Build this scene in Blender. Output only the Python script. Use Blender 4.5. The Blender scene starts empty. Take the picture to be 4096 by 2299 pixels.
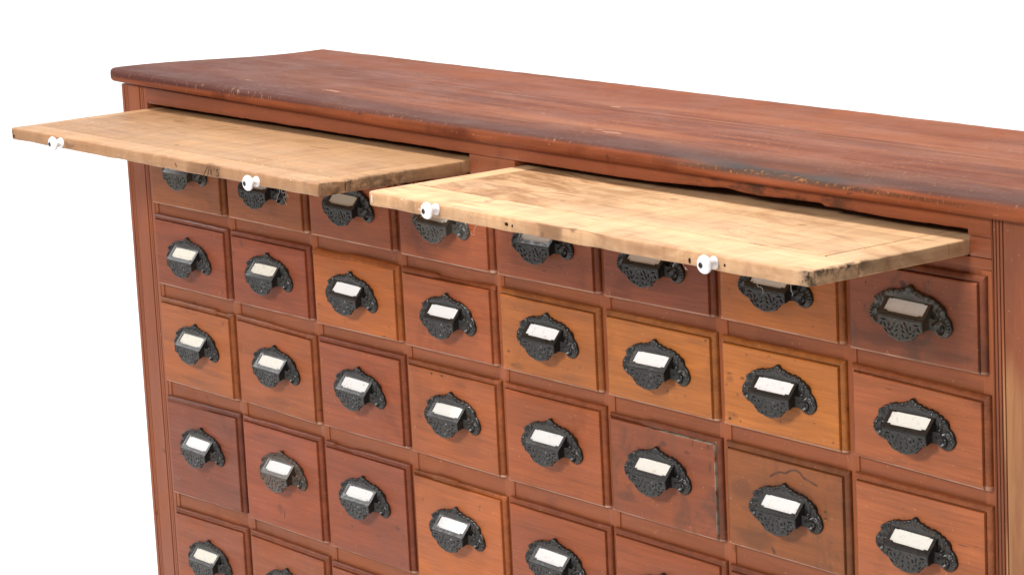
import bpy, bmesh, math, random
from mathutils import Vector, Matrix, noise as mn
random.seed(7)
scene = bpy.context.scene
col = scene.collection
R = math.radians

# ------------------------------------------------------------------ materials
class NT:
    """tiny wrapper for building node trees"""
    def __init__(self, name):
        self.m = bpy.data.materials.new(name); self.m.use_nodes = True
        self.t = self.m.node_tree; self.t.nodes.clear()
        self.out = self.n('ShaderNodeOutputMaterial'); self.b = self.n('ShaderNodeBsdfPrincipled')
        self.t.links.new(self.b.outputs[0], self.out.inputs[0])
    def n(self, typ, **kw):
        x = self.t.nodes.new(typ)
        for k, v in kw.items(): setattr(x, k, v)
        return x
    def put(self, sock, v):
        if hasattr(v, 'default_value') or hasattr(v, 'is_linked'): self.t.links.new(v, sock)
        else: sock.default_value = v
    def math(self, op, a, b=0.0, c=0.0, clamp=False):
        x = self.n('ShaderNodeMath', operation=op, use_clamp=clamp)
        self.put(x.inputs[0], a); self.put(x.inputs[1], b)
        if op in ('MULTIPLY_ADD', 'SMOOTH_MIN', 'COMPARE', 'WRAP'): self.put(x.inputs[2], c)
        return x.outputs[0]
    def vmath(self, op, a, b):
        x = self.n('ShaderNodeVectorMath', operation=op)
        self.put(x.inputs[0], a); self.put(x.inputs[1], b); return x.outputs[0]
    def mapr(self, v, a, b, c, d, smooth=True):
        x = self.n('ShaderNodeMapRange'); x.interpolation_type = 'SMOOTHSTEP' if smooth else 'LINEAR'
        self.put(x.inputs[0], v)
        for i, q in enumerate((a, b, c, d)): self.put(x.inputs[i + 1], q)
        return x.outputs[0]
    def noise(self, vec, scale, detail=4.0, rough=.55, dist=0.0):
        x = self.n('ShaderNodeTexNoise')
        self.put(x.inputs['Vector'], vec); x.inputs['Scale'].default_value = scale
        x.inputs['Detail'].default_value = detail; x.inputs['Roughness'].default_value = rough
        x.inputs['Distortion'].default_value = dist
        return x.outputs[0]
    def mix(self, f, a, b, mode='MIX'):
        x = self.n('ShaderNodeMix', data_type='RGBA', blend_type=mode, clamp_factor=True)
        self.put(x.inputs[0], f); self.put(x.inputs[6], a); self.put(x.inputs[7], b); return x.outputs[2]
    def coords(self, per_object=True):
        tc = self.n('ShaderNodeTexCoord').outputs['Object']
        if not per_object: return tc
        oi = self.n('ShaderNodeObjectInfo')
        v = self.n('ShaderNodeCombineXYZ')
        self.put(v.inputs[0], self.math('MULTIPLY', oi.outputs['Random'], 37.0))
        self.put(v.inputs[1], self.math('MULTIPLY', oi.outputs['Random'], 19.0))
        self.put(v.inputs[2], self.math('MULTIPLY', oi.outputs['Random'], 53.0))
        return self.vmath('ADD', tc, v.outputs[0])
    def ocol(self):
        return self.n('ShaderNodeObjectInfo').outputs['Color']
    def attr(self, name):
        return self.n('ShaderNodeAttribute', attribute_name=name).outputs['Fac']
    def sep(self, vec):
        x = self.n('ShaderNodeSeparateXYZ'); self.put(x.inputs[0], vec); return x.outputs
    def bump(self, h, strength, dist):
        x = self.n('ShaderNodeBump'); x.inputs['Strength'].default_value = strength
        x.inputs['Distance'].default_value = dist; self.put(x.inputs['Height'], h)
        self.t.links.new(x.outputs[0], self.b.inputs['Normal'])
    def set(self, **kw):
        names = dict(color='Base Color', rough='Roughness', metal='Metallic', spec='Specular IOR Level', coat='Coat Weight', coatr='Coat Roughness')
        for k, v in kw.items(): self.put(self.b.inputs[names[k]], v)

def C4(r, g, b): return (r, g, b, 1.0)

def lin(c):
    def f(x):
        x /= 255.0
        return x / 12.92 if x <= .04045 else ((x + .055) / 1.055) ** 2.4
    return tuple(f(x) for x in c)

def wood(name, base=None, grain='x', streak=.30, fib=.13, blotch=.22, spots=.55, dark=(.035, .016, .012), warm=(1.16, 1.16, 1.04),
         rough=.42, spec=.35, extra=None, per_object=True, spotscale=55.0):
    """planed, stained wood: long streaks and fibres along the grain, blotchy stain, small dents and dark marks"""
    N = NT(name)
    co = N.coords(per_object)
    ax = {'x': 0, 'y': 1, 'z': 2}[grain]
    def st(a, b):
        s = [b, b, b]; s[ax] = a
        return N.vmath('MULTIPLY', co, tuple(s))
    warp = N.noise(co, 5.0, 2.0)
    n1 = N.noise(st(1.2, 18.0), 2.0, 8.0, .68, .5)
    n2 = N.noise(st(9.0, 240.0), 2.0, 3.0, .6)
    n3 = N.noise(st(9.0, 16.0), 1.0, 7.0, .66, .4)
    n4 = N.noise(st(16.0, 60.0), 1.0, 3.0, .6)
    base_s = N.ocol() if base is None else C4(*base)
    f1 = N.mapr(n1, .28, .72, 1 - streak, 1 + streak)
    f2 = N.mapr(n2, .25, .75, 1 - fib, 1 + fib)
    g = N.math('MULTIPLY', f1, f2)
    cm = N.n('ShaderNodeCombineColor')
    for i in range(3): N.put(cm.inputs[i], g)
    c = N.mix(1.0, base_s, cm.outputs[0], 'MULTIPLY')
    wc = N.mix(1.0, c, C4(*warm), 'MULTIPLY')
    c = N.mix(N.mapr(n3, .42, .68, 0, .8), c, wc)
    dk = N.mix(1.0, c, C4(.50, .40, .40), 'MULTIPLY')
    c = N.mix(N.mapr(N.noise(co, 7.3, 5.0, .62, .8), .55, .75, 0, blotch * 3), c, dk)
    # small dark dents and ink-like marks
    sp = N.noise(st(spotscale * .7, spotscale), 1.0, 2.5, .5, .3)
    c = N.mix(N.mapr(sp, .70, .76, 0, spots), c, C4(*dark))
    # fine light scratches
    sv = N.n('ShaderNodeMapping'); N.put(sv.inputs['Vector'], co)
    sv.inputs['Rotation'].default_value = (.3, .6, .2); sv.inputs['Scale'].default_value = (220, 14, 220) if grain != 'y' else (14, 220, 220)
    sc = N.noise(sv.outputs[0], 1.0, 1.0)
    c = N.mix(N.mapr(sc, .735, .76, 0, .22), c, C4(.55, .36, .22))
    if extra: c = extra(N, co, c)
    N.set(color=c, rough=N.mapr(n3, .3, .7, rough - .07, rough + .10), spec=spec)
    h = N.math('ADD', N.math('MULTIPLY', n2, .5), N.math('MULTIPLY', sp, -.6))
    h = N.math('ADD', h, N.math('MULTIPLY', n4, .5))
    N.bump(h, .28, .0011)
    return N

def bead_extra(N, co, c):
    # the moulded edge carries older, browner finish with rubbed patches
    a = N.attr('bead')
    w = N.mapr(N.noise(co, 90.0, 5.0, .7), .34, .66, .55, 1.0)
    d = N.mix(1.0, c, C4(.60, .57, .55), 'MULTIPLY')
    c = N.mix(N.math('MULTIPLY', a, w), c, d)
    # pale lower arris: bounce from the white floor painted in, along with rubbed wear
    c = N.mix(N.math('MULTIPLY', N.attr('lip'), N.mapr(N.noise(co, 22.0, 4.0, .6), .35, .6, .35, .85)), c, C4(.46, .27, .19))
    c = N.mix(N.attr('mark'), c, C4(.030, .017, .014))
    b = N.attr('wear')
    return N.mix(N.math('MULTIPLY', b, N.mapr(N.noise(co, 70, 4, .6), .35, .6, 0, 1)), c, C4(.34, .30, .24))

M = {}
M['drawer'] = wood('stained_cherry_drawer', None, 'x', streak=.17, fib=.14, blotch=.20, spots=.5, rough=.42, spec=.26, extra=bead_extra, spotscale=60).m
def stained_extra(N, co, c):
    c = bead_extra(N, co, c)
    s = N.noise(co, 16.0, 6.0, .65, 1.2)
    c = N.mix(N.mapr(s, .50, .70, 0, .55), c, C4(.045, .03, .022))
    v = N.noise(N.vmath('MULTIPLY', co, (30, 1, 5)), 1.0, 4.0)
    return N.mix(N.mapr(v, .52, .72, 0, .35), c, C4(.10, .055, .03))
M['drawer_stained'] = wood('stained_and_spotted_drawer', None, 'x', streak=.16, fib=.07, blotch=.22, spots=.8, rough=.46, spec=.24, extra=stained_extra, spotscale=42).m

def top_extra(N, co, c):
    x, y, z = N.sep(co)
    # old dark finish lies on the upper face only, worn thin in streaks; it is almost black along the front where hands and goods rubbed
    up = N.mapr(z, -.0045, -.0008, 0, 1)
    st = N.noise(N.vmath('MULTIPLY', co, (1.3, 24, 1)), 2.2, 9.0, .70, .35)
    big = N.noise(N.vmath('MULTIPLY', co, (.8, 6.5, 1)), 1.5, 7.0, .66, .3)
    old = N.mix(N.mapr(st, .38, .64, 0, 1), C4(.120, .035, .021), C4(.215, .068, .034))
    old = N.mix(N.mapr(big, .44, .66, 0, .85), old, C4(.310, .112, .052))
    front = N.math('ADD', N.mapr(y, .0, .085, .95, 0), N.mapr(big, .3, .7, -.30, .15))
    front = N.math('MULTIPLY', front, N.mapr(st, .25, .6, .55, 1.0), clamp=True)
    old = N.mix(N.math('MULTIPLY', front, .92), old, C4(.046, .022, .021))
    le = N.math('MULTIPLY', N.mapr(x, -.05, .75, .80, 0), N.mapr(big, .3, .65, .55, 1.0))
    old = N.mix(le, old, C4(.085, .026, .020))
    # dust and lint: pale specks
    du = N.noise(N.vmath('MULTIPLY', co, (300, 130, 130)), 1.0, 1.5, .5)
    dm = N.noise(co, 6.0, 3.0)
    old = N.mix(N.math('MULTIPLY', N.mapr(du, .62, .70, 0, .55), N.mapr(dm, .42, .66, .15, .85)), old, C4(.42, .26, .17))
    # long thin scratches
    mp = N.n('ShaderNodeMapping'); N.put(mp.inputs['Vector'], co); mp.inputs['Rotation'].default_value = (0, 0, .05)
    mp.inputs['Scale'].default_value = (4, 260, 1)
    old = N.mix(N.mapr(N.noise(mp.outputs[0], 1.0, 1.0), .72, .76, 0, .45), old, C4(.42, .22, .12))
    # chips down to bare wood
    ch = N.noise(N.vmath('MULTIPLY', co, (11, 30, 1)), 1.0, 2.0)
    old = N.mix(N.mapr(ch, .755, .765, 0, .75), old, C4(.36, .16, .09))
    # joint between the two boards of the top, and single chips and scrapes
    old = N.mix(N.mapr(y, .200, .206, 0, .22), old, N.mix(1.0, old, C4(1.35, 1.30, 1.25), 'MULTIPLY'))
    sj = N.mapr(N.math('ABSOLUTE', N.math('ADD', N.math('SUBTRACT', y, .2032), N.math('MULTIPLY', x, .014))), .0002, .0016, 1, 0)
    old = N.mix(N.math('MULTIPLY', sj, N.mapr(N.noise(co, 9.0, 2.0), .35, .6, .15, .7)), old, C4(.40, .20, .11))
    en = N.noise(co, 120.0, 4.0, .65)
    for (cx, cy, rx, ry, t, k) in ((.370, .060, .022, .0055, .85, C4(.40, .20, .13)), (.915, .061, .013, .005, .6, C4(.34, .17, .11)), (.946, .057, .020, .0045, .8, C4(.36, .17, .11)), (.775, .199, .012, .0025, .8, C4(.48, .27, .13)),
                                   (.0535, .088, .016, .0035, .45, C4(.30, .16, .11)), (.181, .049, .011, .0016, .8, C4(.45, .30, .22)), (.83, .224, .022, .0012, .5, C4(.42, .22, .12)), (1.06, .052, .02, .0012, .5, C4(.42, .24, .16)),
                                   (1.34, .0104, .018, .0012, .9, C4(.012, .008, .007)), (1.22, .14, .03, .0010, .45, C4(.44, .25, .15)), (.55, .11, .014, .0010, .5, C4(.44, .25, .15)), (.26, .15, .01, .001, .5, C4(.4, .22, .14))):
        u = N.math('DIVIDE', N.math('SUBTRACT', x, cx), rx); v = N.math('DIVIDE', N.math('SUBTRACT', y, cy), ry)
        rr = N.math('SQRT', N.math('ADD', N.math('MULTIPLY', u, u), N.math('MULTIPLY', v, v)))
        rr = N.math('ADD', rr, N.mapr(en, .3, .7, -.5, .7, False))
        old = N.mix(N.mapr(rr, .65, 1.0, t, 0), old, k)
    c = N.mix(up, c, old)
    # worn, grimy hollow on the front edge
    hx = N.math('MULTIPLY', N.mapr(x, 1.08, 1.24, 0, 1), N.mapr(x, 1.36, 1.50, 1, 0))
    hy = N.math('MULTIPLY', N.mapr(y, .002, .022, 1, 0), N.mapr(z, -.0125, -.006, 0, 1))
    c = N.mix(N.math('MULTIPLY', N.math('MULTIPLY', hx, hy), N.mapr(st, .3, .6, .75, .98)), c, C4(.052, .047, .046))
    gz = N.math('MULTIPLY', N.mapr(z, -.012, -.008, 0, 1), N.mapr(z, -.0065, -.0045, 1, 0))
    gx = N.math('MULTIPLY', N.mapr(x, 1.10, 1.22, 0, 1), N.mapr(x, 1.50, 1.66, 1, 0))
    gr = N.noise(co, 190.0, 4.0, .65)
    c = N.mix(N.math('MULTIPLY', N.math('MULTIPLY', gx, gz), N.mapr(gr, .38, .58, .35, .95)), c, N.mix(N.mapr(gr, .5, .7, 0, 1), C4(.05, .022, .012), C4(.28, .11, .04)))
    return c
NTP = wood('dark_red_countertop', (.185, .051, .022), 'x', streak=.25, fib=.08, blotch=.25, spots=.5, rough=.55, spec=.075, extra=top_extra, per_object=False)
M['top'] = NTP.m
M['frame'] = wood('red_stained_face_frame', (.228, .066, .026), 'x', streak=.18, fib=.06, blotch=.15, spots=.45, rough=.46, spec=.22, per_object=False).m
M['stile'] = wood('red_stained_stile', (.250, .072, .028), 'z', streak=.08, fib=.06, blotch=.10, spots=.35, rough=.44, spec=.22, per_object=False).m
M['post'] = wood('red_stained_corner_post', (.232, .064, .025), 'z', streak=.09, fib=.06, blotch=.18, spots=.55, rough=.42, spec=.24).m
def bare_extra(N, co, c):
    x, y, z = N.sep(co)
    b = N.noise(N.vmath('MULTIPLY', co, (16, 16, 7)), 1.0, 3.0, .5, .4)
    lv = N.math('ADD', N.mapr(z, .88, .66, 0, 1), N.mapr(b, .3, .7, -.22, .22))
    pale = N.mix(N.mapr(N.noise(N.vmath('MULTIPLY', co, (45, 45, 5)), 1.0, 5, .6, 1.2), .32, .68, 0, 1), C4(.235, .095, .040), C4(.33, .150, .062))
    fl = N.mapr(x, 1.6085, 1.6105, 0, 1)
    c = N.mix(N.math('MULTIPLY', N.mapr(lv, .30, .75, 0, 1), fl), c, pale)
    ed = N.math('MULTIPLY', N.mapr(x, 1.6062, 1.6070, 0, 1), N.mapr(x, 1.6085, 1.6092, 1, 0))
    return N.mix(N.math('MULTIPLY', N.math('MULTIPLY', ed, N.mapr(z, .84, .74, 0, 1)), N.mapr(b, .36, .60, .1, .8)), c, C4(.40, .21, .085))
M['post_bare'] = wood('partly_stripped_corner_post', (.190, .057, .026), 'z', streak=.22, fib=.07, blotch=.22, spots=.6, rough=.44, spec=.22, extra=bare_extra, per_object=False).m
def shelf_extra(charred):
    def f(N, co, c):
        x, y, z = N.sep(co)
        ca = N.noise(N.vmath('MULTIPLY', co, (6, 16, 16)), 1.0, 6.0, .66, 1.0)
        c = N.mix(N.mapr(ca, .50, .70, 0, .55), c, C4(.270, .130, .055))
        fg = N.noise(N.vmath('MULTIPLY', co, (9, 30, 14)), 1.0, 8.0, .72, 1.1)
        c = N.mix(N.math('MULTIPLY', N.attr('figure'), N.mapr(fg, .38, .60, .12, .85)), c, C4(.235, .105, .040))
        cu = N.noise(N.vmath('MULTIPLY', co, (60, 9, 9)), 1.0, 3.0, .5, .8)
        c = N.mix(N.mapr(cu, .45, .62, 0, .35), c, N.mix(1.0, c, C4(.74, .66, .58), 'MULTIPLY'))
        # grime on the edges, ground in by hands
        e = N.attr('edge')
        g = N.noise(co, 24.0, 6.0, .68, .5)
        c = N.mix(N.math('MULTIPLY', e, N.mapr(g, .38, .68, .28, .70)), c, C4(.27, .125, .06))
        d = N.attr('burn')
        gb = N.noise(co, 75.0, 6.0, .7, .4)
        c = N.mix(N.math('MULTIPLY', d, N.mapr(gb, .36, .60, .0, 1.0)), c, N.mix(N.mapr(N.noise(co, 160, 4, .6), .45, .6, 0, 1), C4(.018, .013, .010), C4(.13, .085, .055)))
        # white flecks of old paint dust
        wv = N.noise(N.vmath('MULTIPLY', co, (180, 420, 420)), 1.0, 2.0)
        wm = N.noise(co, 5.5, 3.0)
        c = N.mix(N.math('MULTIPLY', N.mapr(wv, .66, .72, 0, .8), N.mapr(wm, .52, .64, 0, .9)), c, C4(.80, .72, .62))
        # knife lines
        mp = N.n('ShaderNodeMapping'); N.put(mp.inputs['Vector'], co); mp.inputs['Rotation'].default_value = (0, 0, .2); mp.inputs['Scale'].default_value = (9, 230, 1)
        c = N.mix(N.mapr(N.noise(mp.outputs[0], 1.0, 1.5, .5, .3), .66, .70, 0, .65), c, C4(.14, .065, .03))
        return c
    return f
M['shelf'] = wood('bare_maple_board', None, 'x', streak=.13, fib=.09, blotch=.10, spots=.6, dark=(.10, .045, .02), warm=(1.10, 1.06, 1.00),
                  rough=.52, spec=.25, extra=shelf_extra(False), spotscale=38).m
M['shelf_y'] = wood('bare_maple_cleat', None, 'y', streak=.13, fib=.09, blotch=.10, spots=.6, dark=(.10, .045, .02), warm=(1.10, 1.06, 1.00),
                    rough=.52, spec=.25, extra=shelf_extra(True), spotscale=38).m

N = NT('black_cast_iron'); co = N.coords()
oc = N.ocol()
r1 = N.noise(co, 160.0, 5.0, .65); r2 = N.noise(co, 45.0, 3.0)
rust = N.math('MULTIPLY', N.mapr(r1, .48, .68, 0, 1), N.n('ShaderNodeObjectInfo').outputs['Alpha'])
c = N.mix(N.mapr(r2, .35, .65, 0, 1), oc, N.mix(1.0, oc, C4(1.5, 1.45, 1.4), 'MULTIPLY'))
c = N.mix(rust, c, C4(.14, .062, .03))
N.set(color=c, rough=N.mapr(r1, .3, .7, .26, .42), spec=.50, metal=.05)
N.bump(r1, .2, .0005)
M['iron'] = N.m
N = NT('blackened_screw_steel'); N.set(color=C4(.055, .053, .05), rough=.36, metal=.6); M['screw'] = N.m
N = NT('aged_white_card'); co = N.coords()
f = N.noise(co, 190.0, 5.0, .7); g = N.noise(co, 40.0, 3.0); oi = N.n('ShaderNodeObjectInfo')
fox = N.math('MULTIPLY', N.mapr(f, .52, .70, 0, .75), N.mapr(g, .40, .62, 0, 1))
c = N.mix(N.math('MULTIPLY', fox, oi.outputs['Alpha']), oi.outputs['Color'], C4(.45, .32, .20))
N.set(color=c, rough=.7, spec=.2); M['card'] = N.m
N = NT('white_porcelain'); N.set(color=C4(.86, .86, .88), rough=.08, spec=.6, coat=.6, coatr=.04); M['porcelain'] = N.m
N = NT('white_studio_paper'); co = N.coords(False)
wr = N.noise(co, 3.0, 5.0, .6, .5)
N.set(color=C4(.90, .90, .905), rough=.8, spec=.1); N.bump(wr, .12, .02); M['paper'] = N.m
N = NT('grey_lint'); N.set(color=C4(.72, .69, .66), rough=.9, spec=.1); M['lint'] = N.m
N = NT('pencil_and_stamp_ink'); N.set(color=C4(.10, .055, .03), rough=.8, spec=.1); M['ink'] = N.m
N = NT('dried_grey_paint'); N.set(color=C4(.62, .58, .50), rough=.6, spec=.3); M['blob'] = N.m
N = NT('dark_hole'); N.set(color=C4(.02, .012, .008), rough=.9, spec=.1); M['hole'] = N.m

# ------------------------------------------------------------------ mesh helpers
def link(name, me, mat, parent=None, loc=(0, 0, 0), smooth=None):
    o = bpy.data.objects.new(name, me); col.objects.link(o)
    if mat is not None and not me.materials: me.materials.append(mat)
    o.parent = parent; o.location = loc
    return o

def to_mesh(bm, name, angle=40):
    bmesh.ops.recalc_face_normals(bm, faces=bm.faces)
    me = bpy.data.meshes.new(name); bm.to_mesh(me); bm.free()
    for p in me.polygons: p.use_smooth = True
    me.set_sharp_from_angle(angle=R(angle))
    return me

def box(bm, lo, hi):
    v = [bm.verts.new((x, y, z)) for z in (lo[2], hi[2]) for y in (lo[1], hi[1]) for x in (lo[0], hi[0])]
    for f in ((0, 2, 3, 1), (4, 5, 7, 6), (0, 1, 5, 4), (2, 6, 7, 3), (0, 4, 6, 2), (1, 3, 7, 5)):
        bm.faces.new([v[i] for i in f])

def stops(lo, hi, r, n):
    a = [lo] + [lo + r * t for t in (.12, .3, .6, 1.0)]
    b = [hi - r * t for t in (1.0, .6, .3, .12)] + [hi]
    return a + [lo + r + (hi - lo - 2 * r) * i / n for i in range(1, n)] + b

def rbox(bm, lo, hi, r, n=(8, 4, 1), disp=None, attr=None):
    """a board with rounded arrises, subdivided so that its wear can be modelled; disp(p) -> p moves points, attr maps name -> f(p)"""
    st = [stops(lo[i], hi[i], r, n[i]) for i in range(3)]
    cache = {}
    def vert(p):
        k = tuple(round(q, 6) for q in p)
        if k in cache: return cache[k]
        cl = [min(max(p[i], lo[i] + r), hi[i] - r) for i in range(3)]
        q = Vector(p) - Vector(cl)
        pp = Vector(cl) + (q.normalized() * r if q.length > 1e-9 else q)
        pp = disp(pp) if disp else pp
        v = bm.verts.new(pp); cache[k] = v; return v
    for ax in range(3):
        a, b = [i for i in range(3) if i != ax]
        for val in (lo[ax], hi[ax]):
            for i in range(len(st[a]) - 1):
                for j in range(len(st[b]) - 1):
                    q = []
                    for (u, w) in ((i, j), (i + 1, j), (i + 1, j + 1), (i, j + 1)):
                        p = [0, 0, 0]; p[ax] = val; p[a] = st[a][u]; p[b] = st[b][w]
                        q.append(vert(tuple(p)))
                    try: bm.faces.new(q)
                    except ValueError: pass

def set_attr(me, name, fn):
    a = me.attributes.new(name, 'FLOAT', 'POINT')
    for i, v in enumerate(me.vertices): a.data[i].value = fn(v.co)

def interp(x, pts):
    if x <= pts[0][0]: return pts[0][1]
    for (a, b), (c, d) in zip(pts, pts[1:]):
        if x <= c: return b + (d - b) * (x - a) / (c - a) if c > a else d
    return pts[-1][1]

def sm(x, a, b):
    t = min(1, max(0, (x - a) / (b - a))); return t * t * (3 - 2 * t)

def nz(p, s, seed=0): return mn.noise(Vector((p[0] * s + seed * 7.3, p[1] * s + seed * 3.1, p[2] * s - seed * 5.7)))

def lathe(bm, prof, seg=28, axis='y'):
    """profile (distance along -y, radius)"""
    rings = []
    for d, r in prof:
        if r < 1e-6: rings.append([bm.verts.new((0, -d, 0))])
        else: rings.append([bm.verts.new((r * math.cos(2 * math.pi * i / seg), -d, r * math.sin(2 * math.pi * i / seg))) for i in range(seg)])
    for a, b in zip(rings, rings[1:]):
        for i in range(seg):
            j = (i + 1) % seg
            if len(a) == 1 and len(b) == 1: continue
            if len(a) == 1: bm.faces.new((a[0], b[i], b[j]))
            elif len(b) == 1: bm.faces.new((a[i], a[j], b[0]))
            else: bm.faces.new((a[i], a[j], b[j], b[i]))

# ------------------------------------------------------------------ measured layout (metres; x along the front, y into the cabinet, z up)
P = .2; W = .1933
ZT = [.8767, .7642, .6495, .5111, .3508]           # top of each drawer row
HT = [.0957, .0967, .1168, .1407, .1560]           # height of each row
SLZ, STH = .9094, .0155                            # writing shelves: upper face, thickness
SLOT = .9165

cab = bpy.data.objects.new('apothecary_cabinet', None); col.objects.link(cab)
cab.location = (.79, .17, 0)
cab['label'] = 'red-brown wooden apothecary cabinet of many small drawers with two pale shelves pulled out'
cab['category'] = 'cabinet'
OFF = Vector((-.79, -.17, 0))
def part(name, me, mat, loc=(0, 0, 0)):
    return link(name, me, mat, cab, tuple(Vector(loc) + OFF))

# --- countertop: warped board, its front left corner lifted, its front edge hollowed by wear
LIFT = [(-.10, .0097), (0, .0077), (.14, .0062), (.28, .0047), (.41, .0036), (.58, .0012), (.8, 0)]
T0 = .952
def top_disp(p):
    x, y, z = p
    rc_ = .013
    u, v = (rc_ - (x + .0942)) / rc_, (rc_ - (y + .0125)) / rc_
    if u > 0 and v > 0:
        m = max(u, v) / math.hypot(u, v); x = -.0942 + rc_ - u * m * rc_; y = -.0125 + rc_ - v * m * rc_
    lift = interp(x, LIFT) * (1 - sm(y, -.02, .30)) + (-.0035) * sm(y, .05, .35)
    t = (z + .0185) / .0185
    b = sm(x, 1.07, 1.27) * (1 - sm(x, 1.33, 1.56)) * (1 + .25 * nz(p, 14, 1))
    if y < .04 and t > .0:
        e = 1 - sm(y, -.012, .034)
        z -= .0068 * b * e * t
        if y < .004: y += .0030 * b * t * (1 - sm(y, -.012, .004))
    z += .00035 * nz((x, 0, 0), 3.0, 2) * t
    if y < .0: y += .0005 * nz((x * 1.0, z * 3, 0), 16, 3); z += .0005 * nz((x, 0, 0), 22, 4) * t
    if y > .33: y += .0009 * nz((x, 0, z), 9, 5) + .0007 * nz((x, 0, z), 45, 6); z += .0004 * nz((x, 0, 0), 40, 6)
    if x < -.08: x += .0006 * nz((0, y, z), 12, 8)
    return Vector((x, y, z + lift))
bm = bmesh.new(); rbox(bm, (-.0942, -.0125, -.0185), (1.674, .350, 0), .0062, (420, 60, 2), top_disp)
part('countertop', to_mesh(bm, 'countertop', 60), M['top'], (0, 0, T0))

# --- corner posts with reeded grooves
def post_mesh(x0, x1, y1, z0, z1, grooves, r, name, round_left=True, round_right=True):
    pts = []
    def arc(cx, cy, a0, a1):
        for i in range(6):
            a = a0 + (a1 - a0) * i / 5; pts.append((cx + r * math.cos(a), cy + r * math.sin(a)))
    if round_left: arc(x0 + r, r, math.pi, 1.5 * math.pi)
    else: pts.append((x0, 0))
    for g, w, d in grooves:
        for t, k in ((-1, 0), (-.62, .75), (-.2, 1), (.2, 1), (.62, .75), (1, 0)): pts.append((g + t * w / 2, d * k))
    if round_right: arc(x1 - r, r, 1.5 * math.pi, 2 * math.pi)
    else: pts.append((x1, 0))
    pts += [(x1, y1), (x0, y1)]
    bm = bmesh.new()
    zs = [z0 + (z1 - z0) * i / 40 for i in range(41)]
    rings = []
    for z in zs:
        ring = []
        for (x, y) in pts:
            wob = .0006 * nz((x * 9, 0, z), 16, 11) if abs(x - x0) < .004 or abs(x - x1) < .004 else 0.0
            ring.append(bm.verts.new((x + wob, y, z)))
        rings.append(ring)
    n = len(pts)
    for a, b in zip(rings, rings[1:]):
        for i in range(n):
            j = (i + 1) % n; bm.faces.new((a[i], a[j], b[j], b[i]))
    bm.faces.new(rings[0]); bm.faces.new(rings[-1])
    return to_mesh(bm, name, 30)
GL = [(-.0702, .0030, .0046), (-.0655, .0016, .0010), (-.0615, .0018, .0018), (-.0284, .0030, .0048), (-.0228, .0016, .0010), (-.0182, .0020, .0026)]
part('corner_post', post_mesh(-.0815, -.0092, .33, .0, .9385, GL, .0050, 'corner_post', True, False), M['post'])
GR = [(1.5962, .0016, .003), (1.6006, .0014, .0026), (1.6050, .0016, .0028), (1.6096, .0018, .003), (1.6440, .0022, .003), (1.6485, .0016, .0018), (1.6530, .0018, .0022)]
part('corner_post', post_mesh(1.5946, 1.6615, .33, .0, .9330, GR, .0050, 'corner_post_bare', False, True), M['post_bare'])

# --- side, back, inside
bm = bmesh.new()
box(bm, (-.078, .3305, .04), (1.658, .343, .931)); part('back_panel', to_mesh(bm, 'back_panel'), M['frame'])
# --- frieze rail over the shelves, its lower edge gnawed over the right-hand slot
NOTCH = [(.84, .9166), (1.03, .9163), (1.08, .9170), (1.133, .9189), (1.172, .9199), (1.204, .9220), (1.2164, .9215), (1.2325, .9198), (1.2595, .9193),
         (1.2838, .9199), (1.33, .9210), (1.355, .9213), (1.3584, .9192), (1.40, .9187), (1.45, .9178), (1.563, .9185)]
def rail_low(x):
    if x < .744: return .9166 + .0006 * nz((x, 0, 0), 20, 21) + (.0006 * nz((x, 0, 0), 90, 22) if x > .0 else 0)
    if x > 1.5635: return .9129
    if x < .8343: return .9165
    return interp(x, NOTCH) + .0004 * nz((x, 0, 0), 110, 23)
bm = bmesh.new()
xs = sorted(set([-.0090, -.00905 + .0001] + [-.009 + i * .006 for i in range(1, 267)] + [.7441, .8342, 1.5635, 1.5636, 1.594, 1.356, 1.3583]))
xs = [x for x in xs if x <= 1.594]
zs_t = [0, .08, .25, .5, .75, 1]
grid = []
for x in xs:
    lo = rail_low(x); hi = .9340 + interp(x, [(-.1, .006), (.0, .0045), (.14, .0030), (.41, .0012), (.58, .0003), (.8, -.0004)])
    cv = [bm.verts.new((x, (.0015 * sm(lo, .9172, .920) if t < .3 and .84 < x < 1.56 else 0) * (1 - t / .3 if t < .3 else 0) + (.0009 if t == 0 else 0), lo + (hi - lo) * t)) for t in zs_t]
    cv += [bm.verts.new((x, .022, hi)), bm.verts.new((x, .022, lo))]
    grid.append(cv)
for a, b in zip(grid, grid[1:]):
    for i in range(8): bm.faces.new((a[i], b[i], b[(i + 1) % 8], a[(i + 1) % 8]))
bm.faces.new(grid[0]); bm.faces.new(grid[-1])
fr = to_mesh(bm, 'frieze_rail', 40)
def rail_extra(N, co, c):
    x, y, z = N.sep(co)
    hx = N.math('MULTIPLY', N.mapr(x, 1.10, 1.22, 0, 1), N.mapr(x, 1.36, 1.46, 1, 0))
    g = N.noise(N.vmath('MULTIPLY', co, (30, 60, 90)), 1.0, 5.0, .65)
    return N.mix(N.math('MULTIPLY', hx, N.mapr(g, .42, .62, 0, .85)), c, C4(.045, .018, .012))
M['frieze'] = wood('worn_frieze_rail', (.200, .055, .023), 'x', streak=.18, fib=.07, blotch=.18, spots=.5, rough=.44, spec=.24, extra=rail_extra, per_object=False).m
part('frieze_rail', fr, M['frieze'])
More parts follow.
